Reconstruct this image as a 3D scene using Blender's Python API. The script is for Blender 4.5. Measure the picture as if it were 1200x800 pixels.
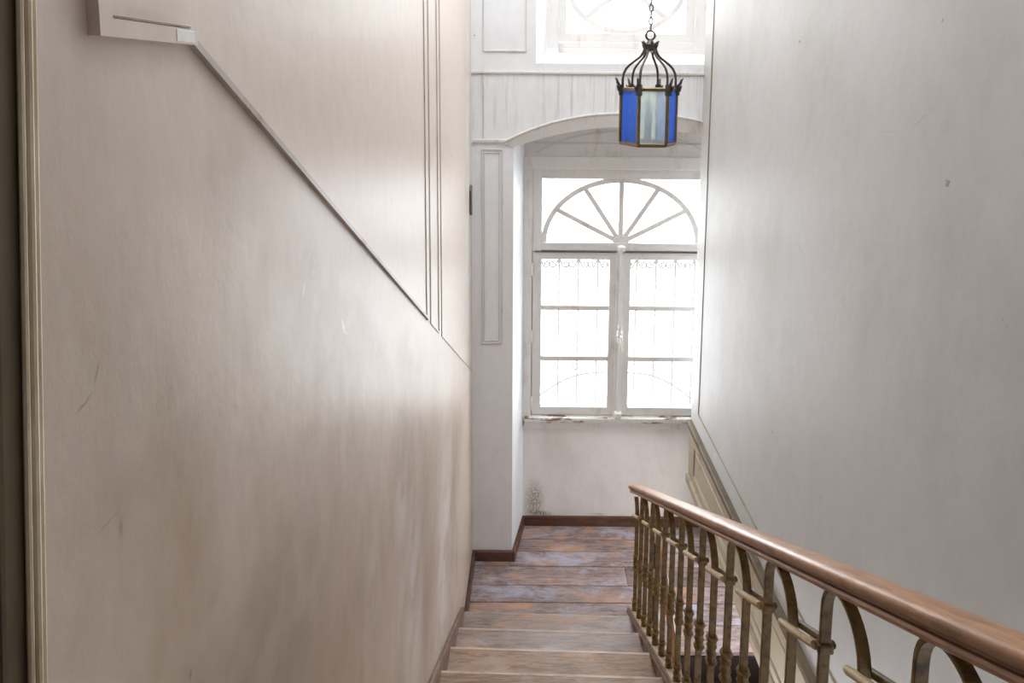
import bpy, bmesh, math, random
from math import sin, cos, pi, radians, sqrt
from mathutils import Matrix, Vector
from mathutils.geometry import tessellate_polygon

for o in list(bpy.data.objects):
    bpy.data.objects.remove(o)
SC = bpy.context.scene
COL = SC.collection
random.seed(7)

# ---------------------------------------------------------------- camera
cam_data = bpy.data.cameras.new('camera')
cam = bpy.data.objects.new('camera', cam_data)
COL.objects.link(cam)
EYE = 3.3
_p, _r = radians(5.9), radians(0.5)
_f = Vector((0, cos(_p), -sin(_p)))
_x = Vector((1, 0, 0))
_u = _x.cross(_f)
_rt = cos(_r) * _x + sin(_r) * _u
_up = -sin(_r) * _x + cos(_r) * _u
M = Matrix.Identity(4)
for i in range(3):
    M[i][0], M[i][1], M[i][2] = _rt[i], _up[i], -_f[i]
M[2][3] = EYE
cam.matrix_world = M
cam_data.sensor_fit = 'HORIZONTAL'
cam_data.sensor_width = 36
cam_data.lens = 690 / 1200 * 36
cam_data.shift_x = -0.0246
cam_data.shift_y = -0.1975
cam_data.clip_start = 0.02
SC.camera = cam

# ---------------------------------------------------------------- daylight and exposure
SKY = 20.0
world = bpy.data.worlds.new('sky')
SC.world = world
world.use_nodes = True
wn = world.node_tree
bg = wn.nodes['Background']
bg.inputs['Color'].default_value = (0.935, 0.965, 1.0, 1)
bg.inputs['Strength'].default_value = SKY
SC.view_settings.view_transform = 'Standard'
SC.view_settings.look = 'None'
SC.view_settings.gamma = 1
SC.view_settings.use_curve_mapping = False
SC.view_settings.exposure = -1.16
SC.cycles.max_bounces = 14
SC.cycles.diffuse_bounces = 10
SC.cycles.transparent_max_bounces = 16
SC.cycles.sample_clamp_indirect = 12


def portal(name, x, y, z, w, h, inward):
    d = bpy.data.lights.new(name, 'AREA')
    d.shape = 'RECTANGLE'
    d.size, d.size_y = w, h
    d.cycles.is_portal = True
    o = bpy.data.objects.new(name, d)
    COL.objects.link(o)
    o.location = (x, y, z)
    o.rotation_euler = (radians(-90 if inward == '-y' else 90), 0, 0)
    return o


portal('window_portal', 0.595, 4.27, 1.80, 1.30, 2.1, '-y')
portal('upper_window_portal', 0.59, 4.27, 3.915, 0.95, 0.80, '-y')

s_ = portal('added_low_window_portal', 1.60, 3.32, 0.31, 0.54, 0.86, '-y')  # portal of the unseen low window added to light the landing
s_.rotation_euler = (0, radians(90), 0)
d_ = portal('added_skylight_portal', 0.35, 2.35, 5.28, 1.3, 2.3, '-y')  # portal of the skylight added to brighten the stairwell
d_.rotation_euler = (0, 0, 0)

# ---------------------------------------------------------------- node helpers


def new_mat(name):
    m = bpy.data.materials.new(name)
    m.use_nodes = True
    nt = m.node_tree
    b = nt.nodes['Principled BSDF']
    return m, nt, b


def N(nt, t, **kw):
    n = nt.nodes.new(t)
    for k, v in kw.items():
        setattr(n, k, v)
    return n


def L(nt, a, b):
    nt.links.new(a, b)


def wpos(nt):
    return N(nt, 'ShaderNodeNewGeometry').outputs['Position']


def noise(nt, vec, scale, detail=4, rough=0.55, stretch=None, dist=0.0, off=(0, 0, 0)):
    mp = N(nt, 'ShaderNodeMapping')
    mp.inputs['Scale'].default_value = stretch or (1, 1, 1)
    mp.inputs['Location'].default_value = off
    L(nt, vec, mp.inputs['Vector'])
    n = N(nt, 'ShaderNodeTexNoise')
    n.inputs['Scale'].default_value = scale
    n.inputs['Detail'].default_value = detail
    n.inputs['Roughness'].default_value = rough
    n.inputs['Distortion'].default_value = dist
    L(nt, mp.outputs[0], n.inputs['Vector'])
    return n.outputs['Fac']


def rng(nt, v, a, b, c=0.0, d=1.0, smooth=True):
    n = N(nt, 'ShaderNodeMapRange')
    n.interpolation_type = 'SMOOTHSTEP' if smooth else 'LINEAR'
    n.inputs['From Min'].default_value = a
    n.inputs['From Max'].default_value = b
    n.inputs['To Min'].default_value = c
    n.inputs['To Max'].default_value = d
    L(nt, v, n.inputs['Value'])
    return n.outputs['Result']


def mth(nt, op, a, b=None):
    n = N(nt, 'ShaderNodeMath', operation=op)
    for i, v in enumerate((a, b)):
        if v is None:
            continue
        if isinstance(v, (int, float)):
            n.inputs[i].default_value = v
        else:
            L(nt, v, n.inputs[i])
    return n.outputs[0]


def mix(nt, fac, a, b, mode='MIX'):
    n = N(nt, 'ShaderNodeMix', data_type='RGBA', blend_type=mode)
    for k, v in ((0, fac), (6, a), (7, b)):
        if isinstance(v, (int, float)):
            n.inputs[k].default_value = v
        elif isinstance(v, tuple):
            n.inputs[k].default_value = (*v, 1)
        else:
            L(nt, v, n.inputs[k])
    return n.outputs[2]


def bump(nt, b, h, strength, dist=0.01):
    n = N(nt, 'ShaderNodeBump')
    n.inputs['Strength'].default_value = strength
    n.inputs['Distance'].default_value = dist
    L(nt, h, n.inputs['Height'])
    L(nt, n.outputs[0], b.inputs['Normal'])


def flaw_or_light(nt, pos, axis, a, b, w, jag=0.004):
    """0..1 mask of a scar or painted light patch running from a to b (in the wall's own plane)."""
    nz = N(nt, 'ShaderNodeTexNoise')
    nz.inputs['Scale'].default_value = 45
    L(nt, pos, nz.inputs['Vector'])
    sub = N(nt, 'ShaderNodeVectorMath', operation='MULTIPLY_ADD')
    L(nt, nz.outputs['Color'], sub.inputs[0])
    sub.inputs[1].default_value = (jag * 2,) * 3
    L(nt, pos, sub.inputs[2])
    mp = N(nt, 'ShaderNodeMapping', vector_type='TEXTURE')
    m0, m1 = (a[0] + b[0]) / 2 + jag, (a[1] + b[1]) / 2 + jag
    ang = math.atan2(b[1] - a[1], b[0] - a[0])
    ln = math.hypot(b[0] - a[0], b[1] - a[1]) / 2 + w
    if axis == 'x':
        mp.inputs['Location'].default_value = (0, m0, m1)
        mp.inputs['Rotation'].default_value = (ang, 0, 0)
        mp.inputs['Scale'].default_value = (1000, ln, w)
    else:
        mp.inputs['Location'].default_value = (m0, 0, m1)
        mp.inputs['Rotation'].default_value = (0, -ang, 0)
        mp.inputs['Scale'].default_value = (ln, 1000, w)
    L(nt, sub.outputs[0], mp.inputs['Vector'])
    le = N(nt, 'ShaderNodeVectorMath', operation='LENGTH')
    L(nt, mp.outputs[0], le.inputs[0])
    rag = N(nt, 'ShaderNodeTexNoise')
    rag.inputs['Scale'].default_value = 75 if w < 0.11 else 7
    rag.inputs['Detail'].default_value = 4
    L(nt, pos, rag.inputs['Vector'])
    return mth(nt, 'MULTIPLY', rng(nt, le.outputs['Value'], 0.15, 1.0, 1.0, 0.0), rng(nt, rag.outputs['Fac'], 0.36, 0.58, 0.25 if w > 0.01 else 0.7, 1.0))


# ---------------------------------------------------------------- materials
def plaster(name, clean, stain, amount=(0.45, 0.7), rough=0.6, spots=(), axis='x', low=None, streak=True, drip=False):
    m, nt, b = new_mat(name)
    p = wpos(nt)
    n1 = noise(nt, p, 1.7, 5, 0.6, (1, 1, 0.75) if streak else None)
    n2 = noise(nt, p, 3.2, 6, 0.65, (1, 1, 0.3) if streak else None, off=(3, 1, 7))
    s = mth(nt, 'ADD', mth(nt, 'MULTIPLY', n1, 0.6), mth(nt, 'MULTIPLY', n2, 0.4))
    f = rng(nt, s, *amount)
    if low is not None:       # the soiled zone below the stair dado line: z < z0 - k*(y - y0)
        y0, z0, k, soft = low
        sp = N(nt, 'ShaderNodeSeparateXYZ')
        L(nt, p, sp.inputs[0])
        line = mth(nt, 'ADD', mth(nt, 'MULTIPLY', mth(nt, 'SUBTRACT', sp.outputs['Y'], y0), k),
                   mth(nt, 'SUBTRACT', sp.outputs['Z'], z0))
        inside = rng(nt, line, -soft, 0.02, 1.0, 0.12)
        f = mth(nt, 'MULTIPLY', mth(nt, 'ADD', mth(nt, 'MULTIPLY', f, 0.6), 0.4), inside)
    c = mix(nt, f, clean, stain)
    fine = noise(nt, p, 24, 5, 0.7, (1, 1, 0.5), off=(1, 2, 3))
    c = mix(nt, rng(nt, fine, 0.3, 0.75, 0.0, 0.10), c, tuple(v * 0.55 for v in stain))
    speck = noise(nt, p, 17, 2, 0.5, off=(5, 9, 2))
    c = mix(nt, rng(nt, speck, 0.77, 0.80, 0.0, 0.55), c, (0.10, 0.08, 0.065))
    if drip:
        sp2 = N(nt, 'ShaderNodeSeparateXYZ')
        L(nt, p, sp2.inputs[0])
        band = mth(nt, 'MULTIPLY', rng(nt, sp2.outputs['Z'], 2.95, 3.0), rng(nt, sp2.outputs['Z'], 3.30, 3.40, 1, 0))
        dn = noise(nt, p, 30, 4, 0.7, (1, 1, 0.035), off=(3, 3, 3))
        c = mix(nt, mth(nt, 'MULTIPLY', mth(nt, 'MULTIPLY', band, rng(nt, dn, 0.50, 0.68)), 0.4), c, (0.42, 0.38, 0.35))
    for a, e, w, colr, op in spots:
        k = flaw_or_light(nt, p, axis, a, e, w)
        c = mix(nt, mth(nt, 'MULTIPLY', k, op), c, colr)
    L(nt, c, b.inputs['Base Color'])
    b.inputs['Roughness'].default_value = rough
    h = mth(nt, 'ADD', mth(nt, 'MULTIPLY', noise(nt, p, 5.5, 3), 1.6), mth(nt, 'MULTIPLY', fine, 0.35))
    bump(nt, b, h, 0.16, 0.012)
    return m


DARK = (0.13, 0.10, 0.08)
PALE = (0.86, 0.84, 0.80)
WARM = (0.36, 0.27, 0.21)
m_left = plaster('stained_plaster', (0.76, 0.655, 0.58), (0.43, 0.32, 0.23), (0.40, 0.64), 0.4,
                 [((1.222, 2.785), (1.25, 2.735), 0.006, PALE, 0.95), ((1.245, 2.74), (1.262, 2.728), 0.004, PALE, 0.9),
                  ((0.508, 2.99), (0.535, 3.00), 0.0022, DARK, 0.5), ((0.535, 3.00), (0.542, 3.03), 0.0018, DARK, 0.5),
                  ((0.555, 2.855), (0.557, 2.83), 0.004, DARK, 0.55), ((0.52, 2.86), (0.555, 2.86), 0.0015, DARK, 0.4),
                  ((0.645, 2.575), (0.655, 2.57), 0.012, WARM, 0.3), ((0.70, 2.62), (0.72, 2.61), 0.014, WARM, 0.35),
                  ((3.50, 0.2), (3.62, 5.2), 0.16, (0.84, 0.85, 0.86), 0.8),  # tall pale band paints the light near the corner into the wall
                  ((1.02, 2.90), (1.04, 2.93), 0.004, PALE, 0.6), ((0.65, 2.56), (0.653, 2.575), 0.004, DARK, 0.6),
                  ((1.05, 3.03), (1.10, 2.84), 0.05, WARM, 0.16), ((1.3, 2.8), (1.7, 2.35), 0.07, WARM, 0.22),
                  ((2.0, 2.25), (2.15, 1.6), 0.12, WARM, 0.15), ((2.6, 1.5), (2.5, 0.6), 0.35, (0.76, 0.73, 0.72), 0.7), ((1.95, 1.95), (1.85, 1.0), 0.2, (0.76, 0.73, 0.72), 0.6), ((1.7, 2.5), (2.1, 2.2), 0.13, WARM, 0.35), ((0.74, 3.18), (0.86, 3.12), 0.11, WARM, 0.35),  # broad pale patches: cleaner plaster, plus light painted into the lower far wall
                  ((0.55, 2.95), (0.62, 2.85), 0.12, WARM, 0.3), ((0.95, 2.95), (1.5, 2.55), 0.13, WARM, 0.3),
                  ((0.45, 2.35), (0.95, 2.30), 0.36, (0.30, 0.25, 0.195), 0.85), ((0.9, 2.2), (1.3, 1.95), 0.22, WARM, 0.3),  # broad dark blob paints the light falloff low on the near wall
                  ((1.75, 2.25), (1.72, 1.60), 0.13, PALE, 0.35), ((1.42, 2.2), (1.40, 1.75), 0.115, PALE, 0.22)],  # pale streaks paint the window's gloss into the wall colour
                 'x', (0.714, 3.336, 0.653, 0.5))
m_right = plaster('grey_plaster', (0.53, 0.522, 0.515), (0.46, 0.448, 0.43), (0.42, 0.68), 0.55,
                  [((1.83, 1.62), (1.66, 1.34), 0.025, (0.45, 0.40, 0.36), 0.38), ((2.40, 2.66), (2.28, 2.58), 0.004, DARK, 0.22),
                   ((1.72, 3.15), (1.60, 3.24), 0.003, DARK, 0.25), ((1.9, 3.14), (1.72, 3.15), 0.0025, DARK, 0.15)], 'x')
m_back = plaster('white_plaster', (0.87, 0.885, 0.91), (0.79, 0.795, 0.81), (0.45, 0.75), 0.5, drip=True)
m_low = plaster('damp_plaster', (0.87, 0.84, 0.825), (0.74, 0.69, 0.65), (0.42, 0.7), 0.55,
                [((0.0, 0.30), (0.0, 0.08), 0.10, (0.22, 0.16, 0.11), 0.75), ((-0.05, 0.10), (0.14, 0.08), 0.03, DARK, 0.9),
                 ((0.40, 0.09), (0.55, 0.08), 0.012, (0.3, 0.24, 0.19), 0.5), ((0.36, 0.36), (0.38, 0.30), 0.03, PALE, 0.5)], 'y')
m_ceil = plaster('ceiling_plaster', (0.74, 0.73, 0.72), (0.66, 0.64, 0.62), (0.45, 0.75), 0.7)


def paint(name, colr, dirt, amt=(0.52, 0.72), rough=0.38, peel=None):
    m, nt, b = new_mat(name)
    p = wpos(nt)
    n = noise(nt, p, 9, 6, 0.7, (1, 1, 0.35))
    c = mix(nt, rng(nt, n, *amt), colr, dirt)
    if peel:
        n2 = noise(nt, p, 16, 6, 0.72, (0.35, 1, 2.0), off=(4, 4, 1))
        c = mix(nt, rng(nt, n2, peel[1], peel[1] + 0.05), c, peel[0])
    L(nt, c, b.inputs['Base Color'])
    b.inputs['Roughness'].default_value = rough
    bump(nt, b, noise(nt, p, 30, 3), 0.12, 0.004)
    return m


m_white = paint('white_gloss_paint', (0.80, 0.78, 0.76), (0.66, 0.62, 0.585))
m_sill = paint('peeling_sill_paint', (0.74, 0.72, 0.69), (0.62, 0.57, 0.52), peel=((0.22, 0.14, 0.085), 0.54))
m_mould = paint('moulding_paint', (0.70, 0.68, 0.66), (0.52, 0.46, 0.40))
m_diag = paint('shadow_moulding_paint', (0.50, 0.44, 0.395), (0.33, 0.27, 0.22))  # darker tone paints the sloping moulding's shadow line
m_moulddirt = paint('soiled_moulding_paint', (0.66, 0.61, 0.57), (0.50, 0.42, 0.35))
m_groove = paint('dark_groove_paint', (0.24, 0.185, 0.13), (0.15, 0.11, 0.07))  # dark brown for thin lines along the mouldings
m_cornice = paint('dusty_cornice_paint', (0.115, 0.085, 0.048), (0.07, 0.05, 0.028), (0.45, 0.7), 0.6)
m_cream = paint('cream_paint', (0.38, 0.315, 0.22), (0.23, 0.17, 0.10), (0.5, 0.75), 0.5)
m_olive = paint('olive_paint', (0.125, 0.095, 0.052), (0.07, 0.052, 0.028), (0.5, 0.75), 0.5)
m_bead = paint('bead_paint', (0.74, 0.64, 0.49), (0.50, 0.38, 0.24), (0.4, 0.7), 0.5)
m_capstrip = paint('worn_cream_strip', (0.50, 0.42, 0.30), (0.32, 0.25, 0.16), (0.45, 0.7), 0.5)
m_grille = paint('grille_paint', (0.05, 0.04, 0.032), (0.09, 0.055, 0.03))


def wood(name, cols, axis='x', rough=(0.3, 0.5), scale=1.0, patch=0.5, tilt=0.0):
    """worn boards: grain stretched along one axis, patches of bare and greyed wood"""
    m, nt, b = new_mat(name)
    p = wpos(nt)
    oi = N(nt, 'ShaderNodeObjectInfo')
    off = N(nt, 'ShaderNodeVectorMath', operation='MULTIPLY_ADD')
    cmb = N(nt, 'ShaderNodeCombineXYZ')
    for i in range(3):
        L(nt, oi.outputs['Random'], cmb.inputs[i])
    L(nt, cmb.outputs[0], off.inputs[0])
    off.inputs[1].default_value = (3.1, 7.7, 5.3)
    L(nt, p, off.inputs[2])
    v = off.outputs[0]
    if tilt:
        vr = N(nt, 'ShaderNodeVectorRotate', rotation_type='X_AXIS')
        vr.inputs['Angle'].default_value = radians(tilt)
        L(nt, v, vr.inputs['Vector'])
        v = vr.outputs[0]
    st = {'x': (0.12, 1, 1), 'y': (1, 0.12, 0.2), 'z': (1, 1, 0.1)}[axis]
    st2 = {'x': (0.4, 1, 1), 'y': (1, 0.4, 0.5), 'z': (1, 1, 0.4)}[axis]
    g = noise(nt, v, 60 * scale, 7, 0.7, st, 0.8)
    pz = noise(nt, v, 5.5 * scale, 7, 0.7, st2, 0.4, off=(2, 5, 1))
    pz2 = noise(nt, v, 7 * scale, 7, 0.7, st2, 0.4, off=(8, 1, 4))
    base, dark, warm, pale = cols
    c = mix(nt, rng(nt, g, 0.38, 0.66), base, dark)
    c = mix(nt, mth(nt, 'MULTIPLY', rng(nt, pz, 0.50, 0.66), patch), c, warm)
    c = mix(nt, mth(nt, 'MULTIPLY', rng(nt, pz2, 0.48, 0.66), patch), c, pale)
    g2 = noise(nt, v, 90 * scale, 4, 0.6, st, 0.3, off=(1, 1, 9))
    c = mix(nt, rng(nt, g2, 0.55, 0.72, 0, 0.45), c, tuple(x * 0.35 for x in dark))
    tint = mth(nt, 'ADD', mth(nt, 'MULTIPLY', oi.outputs['Random'], 0.5), 0.75)
    c = mix(nt, 1.0, c, tint, 'MULTIPLY')
    L(nt, c, b.inputs['Base Color'])
    L(nt, rng(nt, pz, 0.3, 0.7, rough[0], rough[1]), b.inputs['Roughness'])
    bump(nt, b, g, 0.25, 0.004)
    return m


m_floor = wood('worn_floor_boards', ((0.36, 0.265, 0.25), (0.17, 0.125, 0.125), (0.56, 0.32, 0.21), (0.46, 0.45, 0.54)), 'x', (0.22, 0.38), 1.0, 0.9)  # worn boards; the bluish pale tone also paints the window's sheen
m_tread = wood('worn_tread_boards', ((0.35, 0.225, 0.155), (0.18, 0.115, 0.08), (0.50, 0.27, 0.145), (0.38, 0.30, 0.26)), 'x', (0.35, 0.55), 1.0, 0.75)
m_tread2 = wood('greyed_tread_boards', ((0.38, 0.29, 0.255), (0.22, 0.16, 0.14), (0.52, 0.31, 0.21), (0.47, 0.42, 0.43)), 'x', (0.3, 0.5), 1.0, 0.85)
m_edge = wood('worn_bare_edge', ((0.50, 0.40, 0.33), (0.33, 0.25, 0.20), (0.58, 0.38, 0.25), (0.56, 0.51, 0.49)), 'x', (0.35, 0.5))
m_base = wood('dark_skirting_wood', ((0.13, 0.055, 0.032), (0.065, 0.03, 0.02), (0.20, 0.08, 0.04), (0.17, 0.10, 0.08)), 'x', (0.35, 0.5))
m_string = wood('brown_string_wood', ((0.21, 0.13, 0.09), (0.11, 0.065, 0.05), (0.27, 0.14, 0.08), (0.30, 0.23, 0.19)), 'y', (0.35, 0.55), 1.0, 0.5, 33.2)
m_rail = wood('polished_rail_wood', ((0.45, 0.235, 0.12), (0.29, 0.14, 0.07), (0.52, 0.265, 0.13), (0.52, 0.34, 0.215)), 'y', (0.3, 0.42), 1.0, 0.6, 33.2)
m_orange = wood('orange_varnished_wood', ((0.42, 0.16, 0.05), (0.28, 0.09, 0.03), (0.5, 0.2, 0.06), (0.45, 0.2, 0.08)), 'y', (0.3, 0.4))


def metal(name, colr, worn, metallic=0.25, rough=0.45, amt=(0.5, 0.75)):
    m, nt, b = new_mat(name)
    p = wpos(nt)
    n = noise(nt, p, 38, 6, 0.7)
    L(nt, mix(nt, rng(nt, n, *amt), colr, worn), b.inputs['Base Color'])
    b.inputs['Metallic'].default_value = metallic
    b.inputs['Roughness'].default_value = rough
    bump(nt, b, n, 0.2, 0.002)
    return m


m_brass = metal('aged_gilt_iron', (0.20, 0.118, 0.032), (0.075, 0.046, 0.016), 0.12, 0.5, (0.42, 0.68))
m_rod = metal('worn_gilt_rod', (0.50, 0.38, 0.22), (0.27, 0.19, 0.09), 0.2)
m_iron = metal('dark_iron', (0.13, 0.115, 0.105), (0.17, 0.12, 0.08), 0.5, 0.45)
m_lbrass = metal('lantern_brass', (0.33, 0.24, 0.13), (0.17, 0.125, 0.08), 0.6, 0.4)
m_steel = metal('chain_steel', (0.38, 0.37, 0.38), (0.22, 0.2, 0.2), 0.6, 0.4)


def glass(name, tint, milk, milk_col, gloss=0.04, streak=0.0):
    """thin pane: clear film plus a share of glare veil or frosting that scatters light"""
    m = bpy.data.materials.new(name)
    m.use_nodes = True
    nt = m.node_tree
    nt.nodes.clear()
    out = N(nt, 'ShaderNodeOutputMaterial')
    tr = N(nt, 'ShaderNodeBsdfTransparent')
    tr.inputs[0].default_value = (*tint, 1)
    tl = N(nt, 'ShaderNodeBsdfTranslucent')
    tl.inputs[0].default_value = (*milk_col, 1)
    gl = N(nt, 'ShaderNodeBsdfGlossy')
    gl.inputs['Roughness'].default_value = 0.08
    m1 = N(nt, 'ShaderNodeMixShader')
    m2 = N(nt, 'ShaderNodeMixShader')
    if streak:
        n = noise(nt, wpos(nt), 22, 4, 0.6, (1, 1, 0.4))
        L(nt, rng(nt, n, 0.3, 0.7, milk - streak, milk + streak), m1.inputs[0])
    else:
        m1.inputs[0].default_value = milk
    L(nt, tr.outputs[0], m1.inputs[1])
    L(nt, tl.outputs[0], m1.inputs[2])
    m2.inputs[0].default_value = gloss
    L(nt, m1.outputs[0], m2.inputs[1])
    L(nt, gl.outputs[0], m2.inputs[2])
    L(nt, m2.outputs[0], out.inputs['Surface'])
    return m


m_pane = glass('veiled_window_glass', (0.97, 0.98, 0.98), 0.06, (0.95, 0.95, 0.94), 0.03)  # milky share stands in for the glare that washes over the panes
m_blue = glass('blue_glass', (0.30, 0.52, 1.0), 0.76, (0.30, 0.52, 1.0), 0.04, 0.14)
m_frost = glass('frosted_glass', (0.96, 0.99, 0.92), 0.55, (0.97, 0.99, 0.90), 0.04, 0.10)
m_candle, _, _b = new_mat('candle_sleeve')
_b.inputs['Base Color'].default_value = (0.78, 0.55, 0.20, 1)
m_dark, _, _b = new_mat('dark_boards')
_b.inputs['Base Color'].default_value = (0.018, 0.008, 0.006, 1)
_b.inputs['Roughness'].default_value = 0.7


# ---------------------------------------------------------------- mesh helpers
class MB:
    def __init__(s):
        s.v, s.f = [], []

    def add(s, vs, fs):
        n = len(s.v)
        s.v += [Vector(p) for p in vs]
        s.f += [tuple(i + n for i in f) for f in fs]
        return s

    def box(s, x0, x1, y0, y1, z0, z1):
        vs = [(x, y, z) for x in (x0, x1) for y in (y0, y1) for z in (z0, z1)]
        return s.add(vs, [(0, 1, 3, 2), (4, 6, 7, 5), (0, 4, 5, 1), (2, 3, 7, 6), (0, 2, 6, 4), (1, 5, 7, 3)])

    def prism(s, loops, lo, hi, axis='y', loops2=None):
        """plate with holes: 2D loops extruded along axis; loops2 = shapes at the far side"""
        def P(q, t):
            return {'y': (q[0], t, q[1]), 'x': (t, q[0], q[1]), 'z': (q[0], q[1], t)}[axis]
        loops2 = loops2 or loops
        for lp, t in ((loops, lo), (loops2, hi)):
            flat = [q for l in lp for q in l]
            tris = tessellate_polygon([[Vector((q[0], q[1], 0)) for q in l] for l in lp])
            s.add([P(q, t) for q in flat], [tuple(x) for x in tris])
        for a, b in zip(loops, loops2):
            n = len(a)
            s.add([P(q, lo) for q in a] + [P(q, hi) for q in b],
                  [(i, (i + 1) % n, n + (i + 1) % n, n + i) for i in range(n)])
        return s

    def bar(s, p, q, w, y0, y1):
        """straight bar in the XZ plane from p to q, width w, between two depths"""
        d = Vector((q[0] - p[0], q[1] - p[1])).normalized()
        n = Vector((-d.y, d.x)) * (w / 2)
        return s.prism([[(p[0] + n.x, p[1] + n.y), (p[0] - n.x, p[1] - n.y), (q[0] - n.x, q[1] - n.y), (q[0] + n.x, q[1] + n.y)]], y0, y1)

    def arc(s, c, a, b, w, t0, t1, y0, y1, n=28):
        o, i = [], []
        for k in range(n + 1):
            t = t0 + (t1 - t0) * k / n
            o.append((c[0] + a * cos(t), c[1] + b * sin(t)))
            i.append((c[0] + (a - w) * cos(t), c[1] + (b - w) * sin(t)))
        vs = [(x, y, z) for y in (y0, y1) for x, z in o + i]
        m = n + 1
        fs = []
        for k in range(n):
            fs += [(k, k + 1, m + k + 1, m + k), (2 * m + k, 3 * m + k, 3 * m + k + 1, 2 * m + k + 1),
                   (k, 2 * m + k, 2 * m + k + 1, k + 1), (m + k, m + k + 1, 3 * m + k + 1, 3 * m + k)]
        fs += [(0, m, 3 * m, 2 * m), (n, 2 * m + n, 3 * m + n, m + n)]
        return s.add(vs, fs)

    def tube(s, pts, r, n=8, closed=False):
        pts = [Vector(p) for p in pts]
        rs = r if isinstance(r, (list, tuple)) else [r] * len(pts)
        k = len(pts)
        vs, up = [], None
        for i, p in enumerate(pts):
            a = pts[(i - 1) % k] if closed or i else p
            b = pts[(i + 1) % k] if closed or i < k - 1 else p
            t = (b - a).normalized()
            if up is None:
                up = Vector((0, 0, 1)) if abs(t.z) < 0.9 else Vector((1, 0, 0))
            u = (up - t * up.dot(t)).normalized()
            up = u
            w = t.cross(u)
            for j in range(n):
                g = 2 * pi * j / n
                vs.append(p + (u * cos(g) + w * sin(g)) * rs[i])
        fs = []
        for i in range(k if closed else k - 1):
            for j in range(n):
                a, b = i * n + j, i * n + (j + 1) % n
                c, d = ((i + 1) % k) * n + (j + 1) % n, ((i + 1) % k) * n + j
                fs.append((a, b, c, d))
        if not closed:
            fs += [tuple(range(n))[::-1], tuple(range((k - 1) * n, k * n))]
        return s.add(vs, fs)

    def lathe(s, c, prof, n=12, twist=0.0):
        vs = []
        for r, z in prof:
            for j in range(n):
                g = 2 * pi * j / n + twist
                vs.append((c[0] + r * cos(g), c[1] + r * sin(g), c[2] + z))
        k = len(prof)
        fs = [(i * n + j, i * n + (j + 1) % n, (i + 1) * n + (j + 1) % n, (i + 1) * n + j) for i in range(k - 1) for j in range(n)]
        fs += [tuple(range(n))[::-1], tuple(range((k - 1) * n, k * n))]
        return s.add(vs, fs)

    def sweep(s, prof, path, ups=None):
        """profile (x, n) swept along a path lying in a plane of constant x"""
        k, n = len(path), len(prof)
        vs = []
        for i, p in enumerate(path):
            a, b = path[max(i - 1, 0)], path[min(i + 1, k - 1)]
            t = (Vector(b) - Vector(a)).normalized()
            nn = Vector((0, -t.z, t.y))
            if nn.z < 0:
                nn = -nn
            sc = ups[i] if ups else 1.0
            for q in prof:
                vs.append(Vector(p) + Vector((q[0] * sc, 0, 0)) + nn * q[1] * sc)
        fs = [(i * n + j, i * n + (j + 1) % n, (i + 1) * n + (j + 1) % n, (i + 1) * n + j) for i in range(k - 1) for j in range(n)]
        fs += [tuple(range(n))[::-1], tuple(range((k - 1) * n, k * n))]
        return s.add(vs, fs)

    def build(s, name, mat, parent=None, smooth=False, bevel=0.0, seg=2):
        off = Vector((0, 0, 0))
        q = parent
        while q is not None:
            off += q.location
            q = q.parent
        me = bpy.data.meshes.new(name)
        me.from_pydata([tuple(v - off) for v in s.v], [], s.f)
        bm = bmesh.new()
        bm.from_mesh(me)
        bmesh.ops.remove_doubles(bm, verts=bm.verts, dist=1e-5)
        bmesh.ops.recalc_face_normals(bm, faces=bm.faces)
        bm.to_mesh(me)
        bm.free()
        me.materials.append(mat)
        o = bpy.data.objects.new(name, me)
        COL.objects.link(o)
        if parent is not None:
            o.parent = parent
        if smooth:
            for pl in me.polygons:
                pl.use_smooth = True
            me.set_sharp_from_angle(angle=radians(42))
        if bevel:
            b = o.modifiers.new('bevel', 'BEVEL')
            b.width = bevel
            b.segments = seg
            b.limit_method = 'ANGLE'
            b.angle_limit = radians(35)
        return o


def empty(name, loc):
    o = bpy.data.objects.new(name, None)
    COL.objects.link(o)
    o.location = loc
    o.empty_display_size = 0.1
    return o


def thing(o, label, cat, group=None):
    o['label'] = label
    o['category'] = cat
    if group:
        o['group'] = group
    return o


def struct(o):
    o['kind'] = 'structure'
    return o


def dup(o, parent, dy=0.0, dz=0.0, dx=0.0):
    c = o.copy()
    COL.objects.link(c)
    c.parent = parent
    c.location = o.location + Vector((dx, dy, dz))
    return c


# ---------------------------------------------------------------- stair geometry (metres; landing floor z = 0)
XL = -0.42                 # face of the left wall
YP = 3.74                  # face of the pilaster and arch wall
YB = 4.066                 # face of the wall under the window
RISE, GO = 0.178, 0.276
YN = 3.155                 # lowest nosing
SL = 0.655                 # pitch of rail and string
TOPZ = 1.78                # upper floor


def z_string(y): return 0.50 - SL * (y - 2.68)
def z_dado(y): return 3.336 - SL * (y - 0.714)
def x_right(y): return 1.048 + 0.018 * (YP - y)


# ---------------------------------------------------------------- structure: walls
def edge_y(z): return 0.495 - 0.073 * (3.36 - z)     # the leaning near edge of the left wall


wl = MB()
ys = 24
wl.prism([[(edge_y(-0.2), -0.2), (YP + 0.02, -0.2), (YP + 0.02, 5.3), (edge_y(5.3), 5.3)]], XL - 0.16, XL, 'x')
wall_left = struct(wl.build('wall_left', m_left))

# raised plaster strips that frame the wall panels
SW, SD = 0.016, 0.009


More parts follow.
